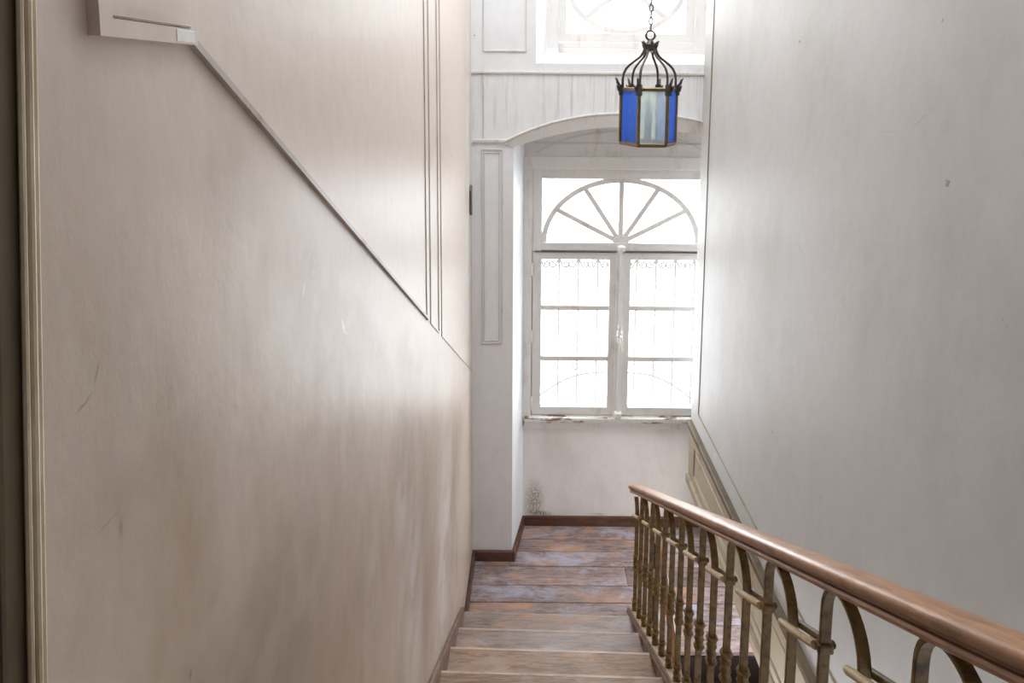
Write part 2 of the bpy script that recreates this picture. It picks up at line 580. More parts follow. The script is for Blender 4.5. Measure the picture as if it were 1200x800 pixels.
def strip(pts, w, d, mat, parent, inner):
    """flat moulding on the left wall along pts (y, z), mitred at its corners"""
    V = [Vector(p) for p in pts]
    nrm = []
    for a, b in zip(V[:-1], V[1:]):
        t = (b - a).normalized()
        nrm.append(Vector((-t.y, t.x)) * inner)
    ins = []
    for i, p in enumerate(V):
        a, b = nrm[max(i - 1, 0)], nrm[min(i, len(nrm) - 1)]
        m = (a + b).normalized()
        ins.append(p + m * (w / max(0.3, m.dot(a))))
    for i in range(len(V) - 1):
        q = [V[i], V[i + 1], ins[i + 1], ins[i]]
        MB().prism([[tuple(k) for k in q]], XL - 0.004, XL + d, 'x').build('panel_moulding', mat, parent)


strip([(0.556, 4.9), (0.556, 3.336), (0.714, 3.336)], 0.018, 0.012, m_left, wall_left, 1)
strip([(0.714, 3.336), (2.190, z_dado(2.190))], 0.009, 0.008, m_diag, wall_left, 1)
strip([(2.188, z_dado(2.188)), (2.188, 4.9)], 0.007, 0.004, m_moulddirt, wall_left, 1)
strip([(0.574, 3.3545), (0.70, 3.3545)], 0.0022, 0.0125, m_groove, wall_left, 1)  # dark strip paints the shadow gap along the moulding
strip([(2.263, 4.9), (2.263, z_dado(2.263)), (2.455, z_dado(2.455)), (2.455, 4.9)], 0.006, 0.004, m_moulddirt, wall_left, 1)
strip([(2.525, 4.9), (2.525, z_dado(2.525)), (3.735, z_dado(3.735))], 0.006, 0.004, m_moulddirt, wall_left, 1)
MB().box(XL - 0.002, XL + 0.0126, 0.672, 0.709, 3.3375, 3.3525).build('plaster_patch', paint('fresh_patch_paint', (0.85, 0.84, 0.82), (0.7, 0.68, 0.66)), wall_left, bevel=0.001, seg=1)

# near end of the left wall: olive door casing with two beads
cas = MB()
cas.prism([[(edge_y(-0.2) - 0.03, -0.2), (edge_y(-0.2), -0.2), (edge_y(5.3), 5.3), (edge_y(5.3) - 0.03, 5.3)]], XL - 0.16, XL - 0.005, 'x')
trim_1 = struct(cas.build('trim_1', m_olive, bevel=0.004))
for k, (dy, dx, r) in enumerate(((-0.0085, -0.001, 0.0026), (-0.002, 0.0, 0.003), (0.004, -0.001, 0.0025))):
    MB().tube([(XL + dx, edge_y(z) + dy, z) for z in (TOPZ, 2.3, 2.8, 3.3, 4.2, 5.28)], r, 8).build('bead', m_bead, trim_1, smooth=True)
struct(MB().box(-1.7, XL - 0.158, 0.36, 0.46, TOPZ, 5.3).build('wall_hall', m_olive))

# arch wall: front outline with the window recess as a notch, upper window as a hole; openings splay to the back
CX = 0.595
NA = 28


def arch(x0, x1, zs, rise, n=NA, power=2.0):
    c, h = (x0 + x1) / 2, (x1 - x0) / 2
    out = []
    for k in range(n + 1):
        u = -1 + 2 * k / n
        out.append((c + h * u, zs + rise * (1 - abs(u) ** power)))
    return out


XR = 1.52
outer_f = [(XL - 0.02, -0.2), (XL - 0.02, 5.3), (XR, 5.3), (XR, -0.2), (1.34, -0.2)] + arch(-0.15, 1.34, 2.863, 0.137)[::-1] + [(-0.15, -0.2)]
outer_b = [(XL - 0.02, -0.2), (XL - 0.02, 5.3), (XR, 5.3), (XR, -0.2), (1.24, -0.2)] + arch(-0.05, 1.24, 2.863, 0.137)[::-1] + [(-0.05, -0.2)]
hole_f = [(-0.012, 3.395), (1.19, 3.395), (1.19, 4.44), (-0.012, 4.44)]
hole_b = [(0.136, 3.559), (1.042, 3.559), (1.042, 4.274), (0.136, 4.274)]
bw = MB().prism([outer_f, hole_f], YP, 4.24, 'y', [outer_b, hole_b])
wall_back = struct(bw.build('wall_back', m_back))

# mouldings on the arch wall
def wstrip(p, q, w=0.012, d=0.008):
    MB().bar(p, q, w, YP - d, YP + 0.004).build('panel_moulding', m_mould, wall_back, bevel=0.002, seg=1)


def wrect(x0, x1, z0, z1, w=0.010):
    wstrip((x0, z0), (x1, z0), w); wstrip((x0, z1), (x1, z1), w)
    wstrip((x0, z0), (x0, z1), w); wstrip((x1, z0), (x1, z1), w)


wrect(-0.352, -0.222, 1.555, 2.845)
wrect(-0.338, -0.242, 1.575, 2.825, 0.005)
wstrip((-0.415, 3.335), (1.05, 3.335), 0.016, 0.012)
wstrip((-0.342, 3.33), (-0.342, 2.915), 0.008)
wrect(-0.342, -0.075, 3.468, 4.8)
wstrip((-0.41, 2.90), (-0.20, 2.90), 0.02, 0.016)
# arch architrave: a shallow sloping band with a bead along its top
ao, ai = arch(-0.204, 1.394, 2.90, 0.183, NA, 2.3), arch(-0.155, 1.345, 2.858, 0.140, NA)
ab = MB()
nn = NA + 1
vs = [(x, YP - 0.020, z) for x, z in ao] + [(x, YP - 0.006, z) for x, z in ai] + [(x, YP + 0.01, z) for x, z in ao] + [(x, YP + 0.03, z) for x, z in ai]
fs = []
for k in range(NA):
    fs += [(k, k + 1, nn + k + 1, nn + k), (k, 2 * nn + k, 2 * nn + k + 1, k + 1), (nn + k, nn + k + 1, 3 * nn + k + 1, 3 * nn + k)]
fs += [(0, nn, 3 * nn, 2 * nn), (NA, 2 * nn + NA, 3 * nn + NA, nn + NA)]
ab.add(vs, fs)
ab.build('arch_band', m_mould, wall_back, smooth=True)
MB().tube([(x, YP - 0.016, z) for x, z in ao], 0.009, 8).build('arch_bead', m_mould, wall_back, smooth=True)
MB().tube([(x, YP - 0.012, z - 0.022) for x, z in ao], 0.005, 8).build('arch_bead', m_mould, wall_back, smooth=True)

# wall under the window
wall_window = struct(MB().box(-0.19, 1.40, YB, YB + 0.16, -0.2, 0.775).build('wall_window', m_low))

# right wall: thick partition that ends short of the window, carried on a panelled beam
WB = 0.60                  # underside of the beam
pr = MB()
pr.prism([[(x_right(-2.3), -2.3), (x_right(YP), YP - 0.004), (XR, YP - 0.004), (XR, -2.3)]], WB + 0.02, 5.3, 'z')
wall_right = struct(pr.build('wall_right', m_right))


def rstrip(p, q, w, d):
    """moulding on the slightly turned right wall; p, q = (y, z)"""
    t = Vector((q[0] - p[0], q[1] - p[1])).normalized()
    n = Vector((-t.y, t.x)) * (w / 2)
    c = [(p[0] + n.x, p[1] + n.y), (p[0] - n.x, p[1] - n.y), (q[0] - n.x, q[1] - n.y), (q[0] + n.x, q[1] + n.y)]
    vs = [(x_right(y) - d, y, z) for y, z in c] + [(x_right(y) + 0.01, y, z) for y, z in c]
    MB().add(vs, [(0, 1, 2, 3), (7, 6, 5, 4), (0, 4, 5, 1), (1, 5, 6, 2), (2, 6, 7, 3), (3, 7, 4, 0)]).build('panel_moulding', m_groove, wall_right, bevel=0.002, seg=1)


rstrip((3.575, 1.165), (3.575, 5.0), 0.012, 0.005)
rstrip((3.575, 1.165), (-2.0, 1.165), 0.009, 0.006)


def rbox(name, y0, y1, z0, z1, d, mat, parent, back=0.02, bevel=0.003, taper=0.0):
    vs = []
    for y in (y0, y1):
        for z, dd in ((z0, d), (z1, d - taper)):
            vs += [(x_right(y) - dd, y, z), (x_right(y) + back, y, z)]
    MB().add(vs, [(0, 1, 3, 2), (4, 6, 7, 5), (0, 4, 5, 1), (2, 3, 7, 6), (0, 2, 6, 4), (1, 5, 7, 3)]).build(name, mat, parent, bevel=bevel, seg=1)


bm_ = MB()
bm_.prism([[(x_right(-2.3) + 0.004, -2.3), (x_right(YP) + 0.004, YP - 0.004), (XR, YP - 0.004), (XR, -2.3)]], WB, WB + 0.42, 'z')
trim_2 = struct(bm_.build('trim_2', m_cream))
rbox('cornice', -2.2, YP - 0.01, 1.008, 1.042, 0.034, m_cornice, trim_2, 0.02, 0.006)
rbox('cornice_bed', -2.2, YP - 0.012, 0.972, 1.010, 0.020, m_cornice, trim_2, 0.02, 0.008)
rbox('rail', -2.2, YP - 0.016, 0.905, 0.974, 0.010, m_cream, trim_2)
rbox('rail', -2.2, YP - 0.016, 0.66, 0.715, 0.010, m_cream, trim_2)
rbox('base_moulding', -2.2, YP - 0.008, WB, 0.662, 0.026, m_cream, trim_2, 0.02, 0.008)
ye = YP - 0.016
for y0, y1 in ((ye - 0.11, ye), (2.04, 2.16), (0.45, 0.57), (-1.15, -1.03)):
    rbox('stile', y0, y1, 0.71, 0.91, 0.010, m_cream, trim_2)
for y0, y1 in ((2.16, ye - 0.11), (0.57, 2.04), (-1.03, 0.45)):
    rbox('panel', y0 + 0.025, y1 - 0.025, 0.735, 0.885, 0.004, m_cream, trim_2, 0.02, 0.004)

# shell that closes the stairwell: outer wall below, hall behind the camera, ceiling
SWN = [(2.90, 0.04), (3.74, 0.04), (3.74, 0.58), (2.90, 0.58)]
struct(MB().prism([[(-2.4, -2.4), (YB + 0.2, -2.4), (YB + 0.2, 5.3), (-2.4, 5.3)], SWN], XR, XR + 0.12, 'x').build('wall_outer', m_right))
w4 = struct(empty('added_low_window', (XR + 0.06, 3.32, 0.04)))  # unseen low window, added to throw light onto the landing
lt = [[(2.94, 0.08), (3.30, 0.08), (3.30, 0.54), (2.94, 0.54)], [(3.34, 0.08), (3.70, 0.08), (3.70, 0.54), (3.34, 0.54)]]
MB().prism([SWN] + lt, XR + 0.04, XR + 0.09, 'x').build('frame', m_white, w4)
for q in lt:
    MB().prism([q], XR + 0.06, XR + 0.065, 'x').build('pane', m_pane, w4)
struct(MB().box(-1.82, -1.7, -2.4, 0.46, TOPZ - 0.2, 5.3).build('wall_hall_left', m_olive))
struct(MB().box(-1.82, XR + 0.12, -2.4, -2.3, -2.4, 5.3).build('wall_rear', m_olive))
SK = [(-0.3, 1.2), (1.0, 1.2), (1.0, 3.5), (-0.3, 3.5)]
struct(MB().prism([[(-1.9, -2.5), (XR + 0.2, -2.5), (XR + 0.2, YB + 0.25), (-1.9, YB + 0.25)], SK], 5.3, 5.4, 'z').build('ceiling', m_ceil))
w3 = struct(empty('added_skylight', (0.35, 2.35, 5.40)))  # unseen skylight, added to brighten the stairwell from above
lights = [[(-0.26, 1.24), (0.32, 1.24), (0.32, 3.46), (-0.26, 3.46)], [(0.38, 1.24), (0.96, 1.24), (0.96, 3.46), (0.38, 3.46)]]
MB().prism([[(-0.34, 1.16), (1.04, 1.16), (1.04, 3.54), (-0.34, 3.54)]] + lights, 5.40, 5.43, 'z').build('frame', m_white, w3)
for q in lights:
    MB().prism([q], 5.41, 5.415, 'z').build('pane', m_pane, w3)

# ---------------------------------------------------------------- floors
YE = 3.092                 # front edge of the landing
fl = MB().box(XL - 0.02, XR, YE + 0.012, YB + 0.1, -0.16, -0.022)
floor = struct(fl.build('floor', m_dark))
seams = [YB + 0.004, 3.925, 3.815, 3.688, 3.537, 3.41, 3.262, YE]
for k in range(7):
    y1, y0 = seams[k], seams[k + 1]
    g = 0.0018
    x0 = -0.16 if k < 3 else XL
    cuts = [x0, (None, None, None, 0.62, None, None, None)[k], XR]
    cuts = [c for c in cuts if c is not None]
    for a, b in zip(cuts[:-1], cuts[1:]):
        MB().box(a + (g if a != x0 else 0), b, y0 + g, y1 - g, -0.026, random.uniform(-0.002, 0.0)).build('plank', m_floor, floor, bevel=0.002, seg=1)
MB().box(XL, -0.162, 3.69, YP + 0.01, -0.026, -0.001).build('plank', m_floor, floor, bevel=0.002, seg=1)
fu = struct(MB().box(-1.7, 0.625, -2.3, YN - 9 * GO - 0.01, TOPZ - 0.2, TOPZ).build('floor.001', m_floor))
fl2 = struct(MB().box(XL - 0.2, XR, -2.3, YB + 0.1, -2.4, -2.3).build('floor.002', m_dark))

# skirting boards on the landing
bt, bh = 0.02, 0.072


def base(name, pts, h=bh):
    """board following pts on the floor, thickness to the right of travel"""
    m = MB()
    a, b = Vector(pts[0]), Vector(pts[1])
    t = (b - a).normalized()
    n = Vector((t.y, -t.x)) * bt
    m.prism([[tuple(a), tuple(b), tuple(b + n), tuple(a + n)]], 0.0, h, 'z')
    return struct(m.build(name, m_base, bevel=0.004))


base('baseboard_left', [(XL, YN + 0.03), (XL, YP)])
base('baseboard_pilaster', [(XL + bt, YP), (-0.148, YP)])
base('baseboard_reveal', [(-0.150, YP - bt), (-0.085, YB)])
base('baseboard_back', [(-0.067, YB), (1.30, YB)])

# ---------------------------------------------------------------- staircase (upper flight)
stair = thing(empty('staircase', (0.08, YN, 0)), 'worn brown wooden stairs descending to the landing under the window', 'staircase')
X0, X1 = XL + 0.013, 0.578


def skew(mb):
    for v in mb.v:
        v.y -= 0.022 * (v.x - 0.08)
    return mb


for k in range(1, 10):
    z = k * RISE
    y = YN - (k - 1) * GO
    prof = [(y - GO - 0.02, z), (y - 0.008, z), (y, z - 0.009), (y, z - 0.021), (y - 0.008, z - 0.03), (y - GO - 0.02, z - 0.03)]
    tr = skew(MB().prism([prof], X0, X1, 'x')).build('tread', m_tread2 if k < 3 else m_tread, stair, smooth=True)
    skew(MB().prism([[(y - 0.017, z - 0.002), (y - 0.017, z + 0.0006), (y - 0.007, z + 0.0006), (y + 0.0006, z - 0.009), (y - 0.004, z - 0.010)]], X0, X1 - 0.001, 'x')).build('worn_edge', m_edge, tr)
    skew(MB().box(X0, X1, y - 0.045, y - 0.025, z - RISE + 0.001, z - 0.03)).build('riser', m_tread, stair)
# board let in at the top: nosing of the upper floor
skew(MB().box(X0, X1, YN - 9 * GO - 0.05, YN - 9 * GO, TOPZ - 0.03, TOPZ + 0.001)).build('nosing', m_tread, stair, bevel=0.008)
skew(MB().box(X0, X1, YN - 9 * GO - 0.045, YN - 9 * GO - 0.025, TOPZ - RISE, TOPZ - 0.03)).build('riser', m_tread, stair)
# wall string on the left
zs = lambda y: RISE - 0.645 * (y - YN) + 0.045
MB().prism([[(3.205, 0.0), (3.205, 0.09), (3.12, zs(3.12)), (0.62, zs(0.62)), (0.62, zs(0.62) - 0.30), (2.75, zs(2.75) - 0.30)]], XL + 0.0015, XL + 0.019, 'x').build('wall_string', m_string, stair, bevel=0.004)
# closed outer string with a moulded cap
YS = 3.255
MB().prism([[(YS - 0.012, 0.0), (YS - 0.012, z_string(YS) - 0.02), (0.45, z_string(0.45) - 0.02), (0.45, z_string(0.45) - 0.36), (2.82, z_string(2.82) - 0.36)]], 0.576, 0.624, 'x').build('outer_string', m_string, stair, bevel=0.003)
capp = [(-0.036, -0.028), (-0.036, -0.014), (-0.030, -0.010), (-0.030, -0.003), (-0.026, 0.0), (0.026, 0.0), (0.030, -0.003), (0.030, -0.010), (0.036, -0.014), (0.036, -0.028)]
MB().sweep(capp, [(0.60, YS, z_string(YS)), (0.60, 0.42, z_string(0.42))]).build('string_cap', m_string, stair, bevel=0.001, seg=1)
MB().prism([[(YS - 0.004, z_string(YS - 0.004) - 0.001), (0.43, z_string(0.43) - 0.001), (0.43, z_string(0.43) + 0.0006), (YS - 0.004, z_string(YS - 0.004) + 0.0006)]], 0.582, 0.618, 'x').build('worn_cap_strip', m_capstrip, stair)
# soffit under the flight
MB().prism([[(3.0, -0.02), (2.8, -0.02), (0.45, z_string(0.45) - 0.37), (0.45, z_string(0.45) - 0.33)]], XL + 0.002, 0.57, 'x').build('soffit', m_dark, stair)

# lower flight: its first steps leave the landing on the right
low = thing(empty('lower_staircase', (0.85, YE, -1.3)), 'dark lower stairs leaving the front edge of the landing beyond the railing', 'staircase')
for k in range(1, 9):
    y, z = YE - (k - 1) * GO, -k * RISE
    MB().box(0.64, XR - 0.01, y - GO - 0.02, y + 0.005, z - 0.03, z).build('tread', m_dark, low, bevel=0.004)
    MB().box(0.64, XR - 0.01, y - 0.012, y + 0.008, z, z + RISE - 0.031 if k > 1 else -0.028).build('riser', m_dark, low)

# orange rail of the lower flight, glimpsed between the balusters
lr = thing(empty('lower_handrail', (0.68, 3.06, 0)), 'thin orange varnished handrail of the lower stairs behind the balusters', 'handrail')
path = [(0.68, 3.075, 0.735), (0.68, 3.03, 0.775), (0.68, 2.95, 0.795), (0.68, 2.87, 0.775), (0.68, 2.5, 0.535), (0.68, 1.6, -0.05)]
MB().sweep([(-0.017, -0.012), (-0.02, 0.004), (-0.012, 0.016), (0.012, 0.016), (0.02, 0.004), (0.017, -0.012)], path).build('rail', m_orange, lr, smooth=True)
MB().box(0.668, 0.692, 3.045, 3.069, -0.02, 0.745).build('post', m_dark, lr, bevel=0.003)

# ---------------------------------------------------------------- balustrade
XB = 0.60
bal = thing(empty('stair_railing', (XB, YS, z_string(YS))), 'gilt iron stair railing with arched balusters under a polished brown wooden handrail', 'railing')
hp = [(-0.023, -0.029), (-0.026, -0.027), (-0.0275, -0.021), (-0.025, -0.0165), (-0.017, -0.0155), (-0.0165, -0.0105), (-0.0265, -0.0085), (-0.0315, -0.006),
      (-0.034, 0.0), (-0.0342, 0.006), (-0.0325, 0.0105), (-0.0285, 0.0135), (-0.018, 0.0155), (0.0, 0.0165)]
hp = hp + [(-x, z) for x, z in hp[-2::-1]]


def z_rail(y): return 2.377 - SL * (y - 1.0)


hpath, hs = [], []
for y, sc in ((3.335, 0.35), (3.328, 0.72), (3.315, 0.93), (3.295, 1.0)):
    hpath.append((XB, y, z_rail(y) - 0.006)); hs.append(sc)
for y in (3.2, 2.2, 1.2, 0.5):
    hpath.append((XB, y, z_rail(y))); hs.append(1.0)
yy, zz = hpath[-1][1], hpath[-1][2]
for ang in (0.45, 0.3, 0.15, 0.0, 0.0, 0.0):
    yy -= 0.14; zz += 0.14 * ang
    hpath.append((XB, yy, zz)); hs.append(1.0)
MB().sweep(hp, hpath, hs).build('handrail', m_rail, bal, smooth=True)

SPC = 0.277
SW2, ST = 0.0115, 0.0045       # half width and half thickness of the flat iron


def strap(pts):
    """flat iron: band of constant width across x following pts (y, z) centre line"""
    m = MB()
    P = [Vector(p) for p in pts]
    vs = []
    for i, p in enumerate(P):
        a, b = P[max(i - 1, 0)], P[min(i + 1, len(P) - 1)]
        t = (b - a).normalized()
        n = Vector((-t.y, t.x)) * ST
        for sx, sn in ((-1, -1), (1, -1), (1, 1), (-1, 1)):
            vs.append((XB + sx * SW2, p.x + sn * n.x, p.y + sn * n.y))
    fs = []
    for i in range(len(P) - 1):
        for j in range(4):
            fs.append((i * 4 + j, i * 4 + (j + 1) % 4, i * 4 + 4 + (j + 1) % 4, i * 4 + 4 + j))
    fs += [(3, 2, 1, 0), tuple(len(P) * 4 - 4 + j for j in range(4))]
    return m.add(vs, fs)


YA = 3.038                      # first whole arch (its far leg)
ZA = z_string(YA)
RA = SPC / 4
ZSP = ZA + 0.695                # springing
pts = [(YA, ZA + 0.005), (YA, ZA + 0.35), (YA, ZSP)]
for k in range(1, 16):
    g = pi * k / 16
    pts.append((YA - RA + RA * cos(g), ZSP + 0.082 * sin(g)))
pts += [(YA - 2 * RA, ZSP), (YA - 2 * RA, ZA + 0.45), (YA - 2 * RA, z_string(YA - 2 * RA) + 0.005)]
proto = strap(pts).build('baluster_arch', m_brass, bal, bevel=0.0015, seg=1)

knuckle_prof = [(0.012, 0.0), (0.019, 0.002), (0.0205, 0.008), (0.015, 0.014), (0.0145, 0.028), (0.0175, 0.032), (0.0175, 0.038), (0.0145, 0.042),
                (0.014, 0.056), (0.0175, 0.060), (0.0175, 0.066), (0.015, 0.070), (0.016, 0.082), (0.021, 0.091), (0.0195, 0.096), (0.012, 0.097)]
foot_prof = [(0.0175, 0.0), (0.018, 0.010), (0.014, 0.013), (0.014, 0.026), (0.017, 0.029), (0.017, 0.036), (0.0135, 0.040), (0.014, 0.058), (0.0195, 0.068), (0.0185, 0.074), (0.012, 0.075)]


def leg_fittings(y, parent):
    zb = z_string(y)
    MB().lathe((XB, y, zb + 0.268), knuckle_prof, 8, pi / 8).build('knuckle', m_brass, parent, smooth=True)
    ft = MB().lathe((XB, y, zb), foot_prof, 8, pi / 8)
    for v in ft.v:                       # the foot is cut to the slope of the string
        v.z = max(v.z, z_string(v.y) + 0.001 + 0.5 * (v.z - zb) * (v.z - zb < 0.012))
        if v.z - zb < 0.0005:
            v.z = z_string(v.y) + 0.001
    ft.build('foot_collar', m_brass, parent, smooth=True)


leg_fittings(YA, proto)
leg_fittings(YA - 2 * RA, proto)
zc = ZA + 0.606
MB().box(XB - 0.0165, XB + 0.0165, YA - 0.010, YA + 0.010, zc - 0.010, zc + 0.010).build('collar', m_brass, proto, bevel=0.004)
rods = []
for sx in (-1, 1):
    dy = 0.162
    r_ = MB().tube([(XB + sx * 0.0185, YA + dy, zc - dy * SL), (XB + sx * 0.0185, YA + dy - 0.004, zc - (dy - 0.004) * SL), (XB + sx * 0.0185, YA + 0.004, zc)], [0.0065, 0.0085, 0.0085], 8)
    rods.append(r_.build('tie_rod', m_rod if sx < 0 else m_brass, proto, smooth=True))
for j in range(1, 10):
    a = dup(proto, bal, -SPC * j, SPC * SL * j)
    for ch in list(proto.children):
        dup(ch, a)
# half arch that closes the railing at the foot
yh = YA + SPC - 2 * RA
pts = [(yh, z_string(yh) + 0.005), (yh, z_string(yh) + 0.60)] + [(yh + RA * 0.75 * (1 - cos(g)), z_string(yh) + 0.60 + 0.085 * sin(g)) for g in (0.3, 0.6, 0.9, 1.2, 1.5)]
hb = strap(pts).build('end_baluster', m_brass, bal, bevel=0.0015, seg=1)
leg_fittings(yh, hb)

# ---------------------------------------------------------------- window 1 (landing window)
w1 = struct(empty('window_1', (CX, YB, 0.77)))
FY0, FY1 = 4.035, 4.12
W = lambda x0, x1, y0, y1, z0, z1, n, mat=None, bev=0.004, par=None: MB().box(x0, x1, y0, y1, z0, z1).build(n, mat or m_white, par or w1, bevel=bev)


def mir(x): return 2 * CX - x


JL0, JL1, SL1 = -0.10, -0.030, 0.040        # jamb outer, jamb inner, casement stile inner
W(JL0, JL1, FY0, FY1, 0.83, 2.675, 'jamb')
W(mir(JL1), mir(JL0), FY0, FY1, 0.83, 2.675, 'jamb')
W(JL0, mir(JL0), FY0 - 0.012, FY1, 2.675, 2.765, 'head', bev=0.006)
# tympanum boards over the head
MB().prism([[(-0.10, 2.765), (1.29, 2.765)] + arch(-0.10, 1.29, 2.88, 0.16)[::-1]], YB, YB + 0.05, 'y').build('tympanum_board', m_white, w1)
MB().arc((CX, 2.60), 0.72, 0.345, 0.012, radians(33), radians(147), YB - 0.010, YB + 0.002, 30).build('tympanum_bead', m_mould, w1)
W(-0.02, mir(-0.02), YB - 0.010, YB + 0.002, 2.85, 2.862, 'tympanum_bead', m_mould, 0.002)
# fanlight sash
FZ, FA, FB = 2.148, 0.556, 0.462
W(JL1, SL1, 4.05, 4.10, 2.085, 2.675, 'fan_stile')
W(mir(SL1), mir(JL1), 4.05, 4.10, 2.085, 2.675, 'fan_stile')
W(SL1, mir(SL1), 4.05, 4.10, 2.605, 2.675, 'fan_top_rail')
W(SL1, mir(SL1), 4.045, 4.10, 2.095, FZ + 0.004, 'fan_bottom_rail')
MB().arc((CX, FZ), FA + 0.004, FB + 0.004, 0.036, 0, pi, 4.058, 4.088, 40).build('fan_arc', m_white, w1, smooth=True)
angs = [0.0] + [radians(d) for d in (27.5, 56.5, 90, 123.5, 152.5)] + [pi]


def ell(t, a=FA, b=FB, c=(CX, FZ)):
    r = 1 / sqrt((cos(t) / a) ** 2 + (sin(t) / b) ** 2)
    return (c[0] + r * cos(t), c[1] + r * sin(t))


for t in angs[1:-1]:
    e = ell(t, FA - 0.012, FB - 0.012)
    MB().bar((CX + 0.03 * cos(t), FZ + 0.03 * sin(t)), e, 0.034, 4.06, 4.086).build('spoke', m_white, w1, bevel=0.002, seg=1)
MB().arc((CX, FZ), 0.055, 0.055, 0.054, 0, pi, 4.052, 4.09, 16).build('hub', m_white, w1)
for t0, t1 in zip(angs[:-1], angs[1:]):
    q = [(CX, FZ)] + [ell(t0 + (t1 - t0) * k / 8, FA - 0.01, FB - 0.01) for k in range(9)]
    MB().prism([q], 4.072, 4.075).build('pane', m_pane, w1)
for sg in (-1, 1):
    q = [(CX + sg * (FA - 0.001), 2.608)] + [(CX + sg * (FA - 0.008) * cos(t), FZ + (FB - 0.004) * sin(t)) for t in [pi / 2 * k / 12 for k in range(13)]]
    q = [p for p in q if p[1] < 2.612]
    MB().prism([q], 4.072, 4.075).build('pane', m_pane, w1)
W(JL0, JL1 + 0.03, 4.09, 4.125, 0.83, 2.675, 'rebate', bev=0.001)
W(mir(JL1 + 0.03), mir(JL0), 4.09, 4.125, 0.83, 2.675, 'rebate', bev=0.001)
W(JL0, mir(JL0), 4.09, 4.125, 2.065, 2.115, 'rebate', bev=0.001)
# sill, apron
W(-0.078, mir(-0.078), 4.012, 4.13, 0.825, 0.868, 'sill', m_sill, 0.010)
W(-0.078, mir(-0.078), 4.038, 4.10, 0.772, 0.826, 'apron', m_white, 0.004)
# casements
for sg in (-1, 1):
    X = (lambda x: x) if sg < 0 else mir
    a, b, c, d = JL1 + 0.004, SL1, 0.519, CX - 0.008
    z0, z1, z2, z3 = 0.870, 0.932, 2.028, 2.082
    outl = [(X(a), z0), (X(d), z0), (X(d), z3), (X(a), z3)]
    hole = [(X(b), z1), (X(c), z1), (X(c), z2), (X(b), z2)]
    cs = MB().prism([outl, hole], 4.048, 4.096).build('casement', m_white, w1, bevel=0.005)
    for zb in (1.294, 1.672):
        MB().box(min(X(b), X(c)), max(X(b), X(c)), 4.056, 4.088, zb - 0.018, zb + 0.018).build('glazing_bar', m_white, cs, bevel=0.003)
    for za, zb in ((z1, 1.294), (1.294, 1.672), (1.672, z2)):
        MB().box(min(X(b), X(c)), max(X(b), X(c)), 4.072, 4.075, za, zb).build('pane', m_pane, cs)
    for zh in (0.97, 1.47, 1.96):
        MB().tube([(X(a) , 4.036, zh - 0.045), (X(a), 4.036, zh + 0.045)], 0.008, 8).build('hinge', m_white, cs, smooth=True)
W(CX - 0.03, CX + 0.03, 4.036, 4.052, 0.872, 2.08, 'astragal', m_white, 0.006)
bolt = MB().tube([(CX + 0.002, 4.022, 0.90), (CX + 0.002, 4.022, 2.13)], 0.008, 8).build('bolt_rod', m_white, w1, smooth=True)
MB().lathe((CX + 0.002, 4.018, 1.43), [(0.010, 0), (0.019, 0.008), (0.020, 0.03), (0.013, 0.04), (0.022, 0.052), (0.022, 0.085), (0.012, 0.10), (0.017, 0.112), (0.017, 0.122), (0.010, 0.135)], 12).build('handle', m_white, bolt, smooth=True)
MB().tube([(CX + 0.002, 4.012, 1.50), (CX + 0.01, 3.985, 1.485), (CX + 0.018, 3.975, 1.43), (CX + 0.02, 3.975, 1.385)], [0.008, 0.009, 0.009, 0.007], 8).build('lever', m_white, bolt, smooth=True)
for zk in (2.12, 0.895):
    MB().lathe((CX + 0.002, 4.022, zk - 0.022), [(0.008, 0), (0.026, 0.006), (0.03, 0.022), (0.026, 0.038), (0.008, 0.044)], 12).build('keeper', m_white, bolt, smooth=True)
MB().tube([(JL1 + 0.02, 4.04, 2.087), (CX - 0.03, 4.04, 2.087)], 0.004, 6).build('transom_shadow_bead', m_iron, w1)
MB().tube([(CX + 0.03, 4.04, 2.087), (mir(JL1 + 0.02), 4.04, 2.087)], 0.004, 6).build('transom_shadow_bead', m_iron, w1)

# ---------------------------------------------------------------- window 2 (upper window)
w2 = struct(empty('window_2', (CX, YB, 3.47)))
UY = 3.99
C2 = (CX - 0.008, 3.915)


def W2(x0, x1, z0, z1, n, y0=UY, y1=UY + 0.06, mat=None, bev=0.004): return MB().box(x0, x1, y0, y1, z0, z1).build(n, mat or m_white, w2, bevel=bev)


W2(0.045, 0.134, 3.46, 4.375, 'jamb', UY - 0.012)
W2(1.047, 1.14, 3.46, 4.375, 'jamb', UY - 0.012)
W2(0.045, 1.14, 3.46, 3.502, 'sill_board', UY - 0.026)
W2(0.134, 1.047, 3.502, 3.545, 'bottom_frame_rail', UY - 0.012)
W2(0.134, 1.047, 4.29, 4.375, 'head', UY - 0.012)
MB().prism([[(0.130, 3.542), (1.051, 3.542), (1.051, 4.293), (0.130, 4.293)], [(0.190, 3.602), (0.984, 3.602), (0.984, 4.228), (0.190, 4.228)]], UY + 0.004, UY + 0.05).build('sash', m_white, w2, bevel=0.004)
MB().arc(C2, 0.402, 0.320, 0.034, 0, 2 * pi, UY + 0.012, UY + 0.04, 56).build('oval_bar', m_white, w2, smooth=True)
for dgr in (38, 142, 218, 322):
    t = radians(dgr)
    e = ell(t, 0.385, 0.303, C2)
    MB().bar((C2[0] + 0.05 * cos(t), C2[1] + 0.05 * sin(t)), e, 0.034, UY + 0.014, UY + 0.038).build('spoke', m_white, w2, bevel=0.002, seg=1)
MB().arc(C2, 0.075, 0.075, 0.024, 0, 2 * pi, UY + 0.012, UY + 0.04, 24).build('centre_ring', m_white, w2, smooth=True)
cut = [radians(d) for d in (38, 142, 218, 322, 398)]
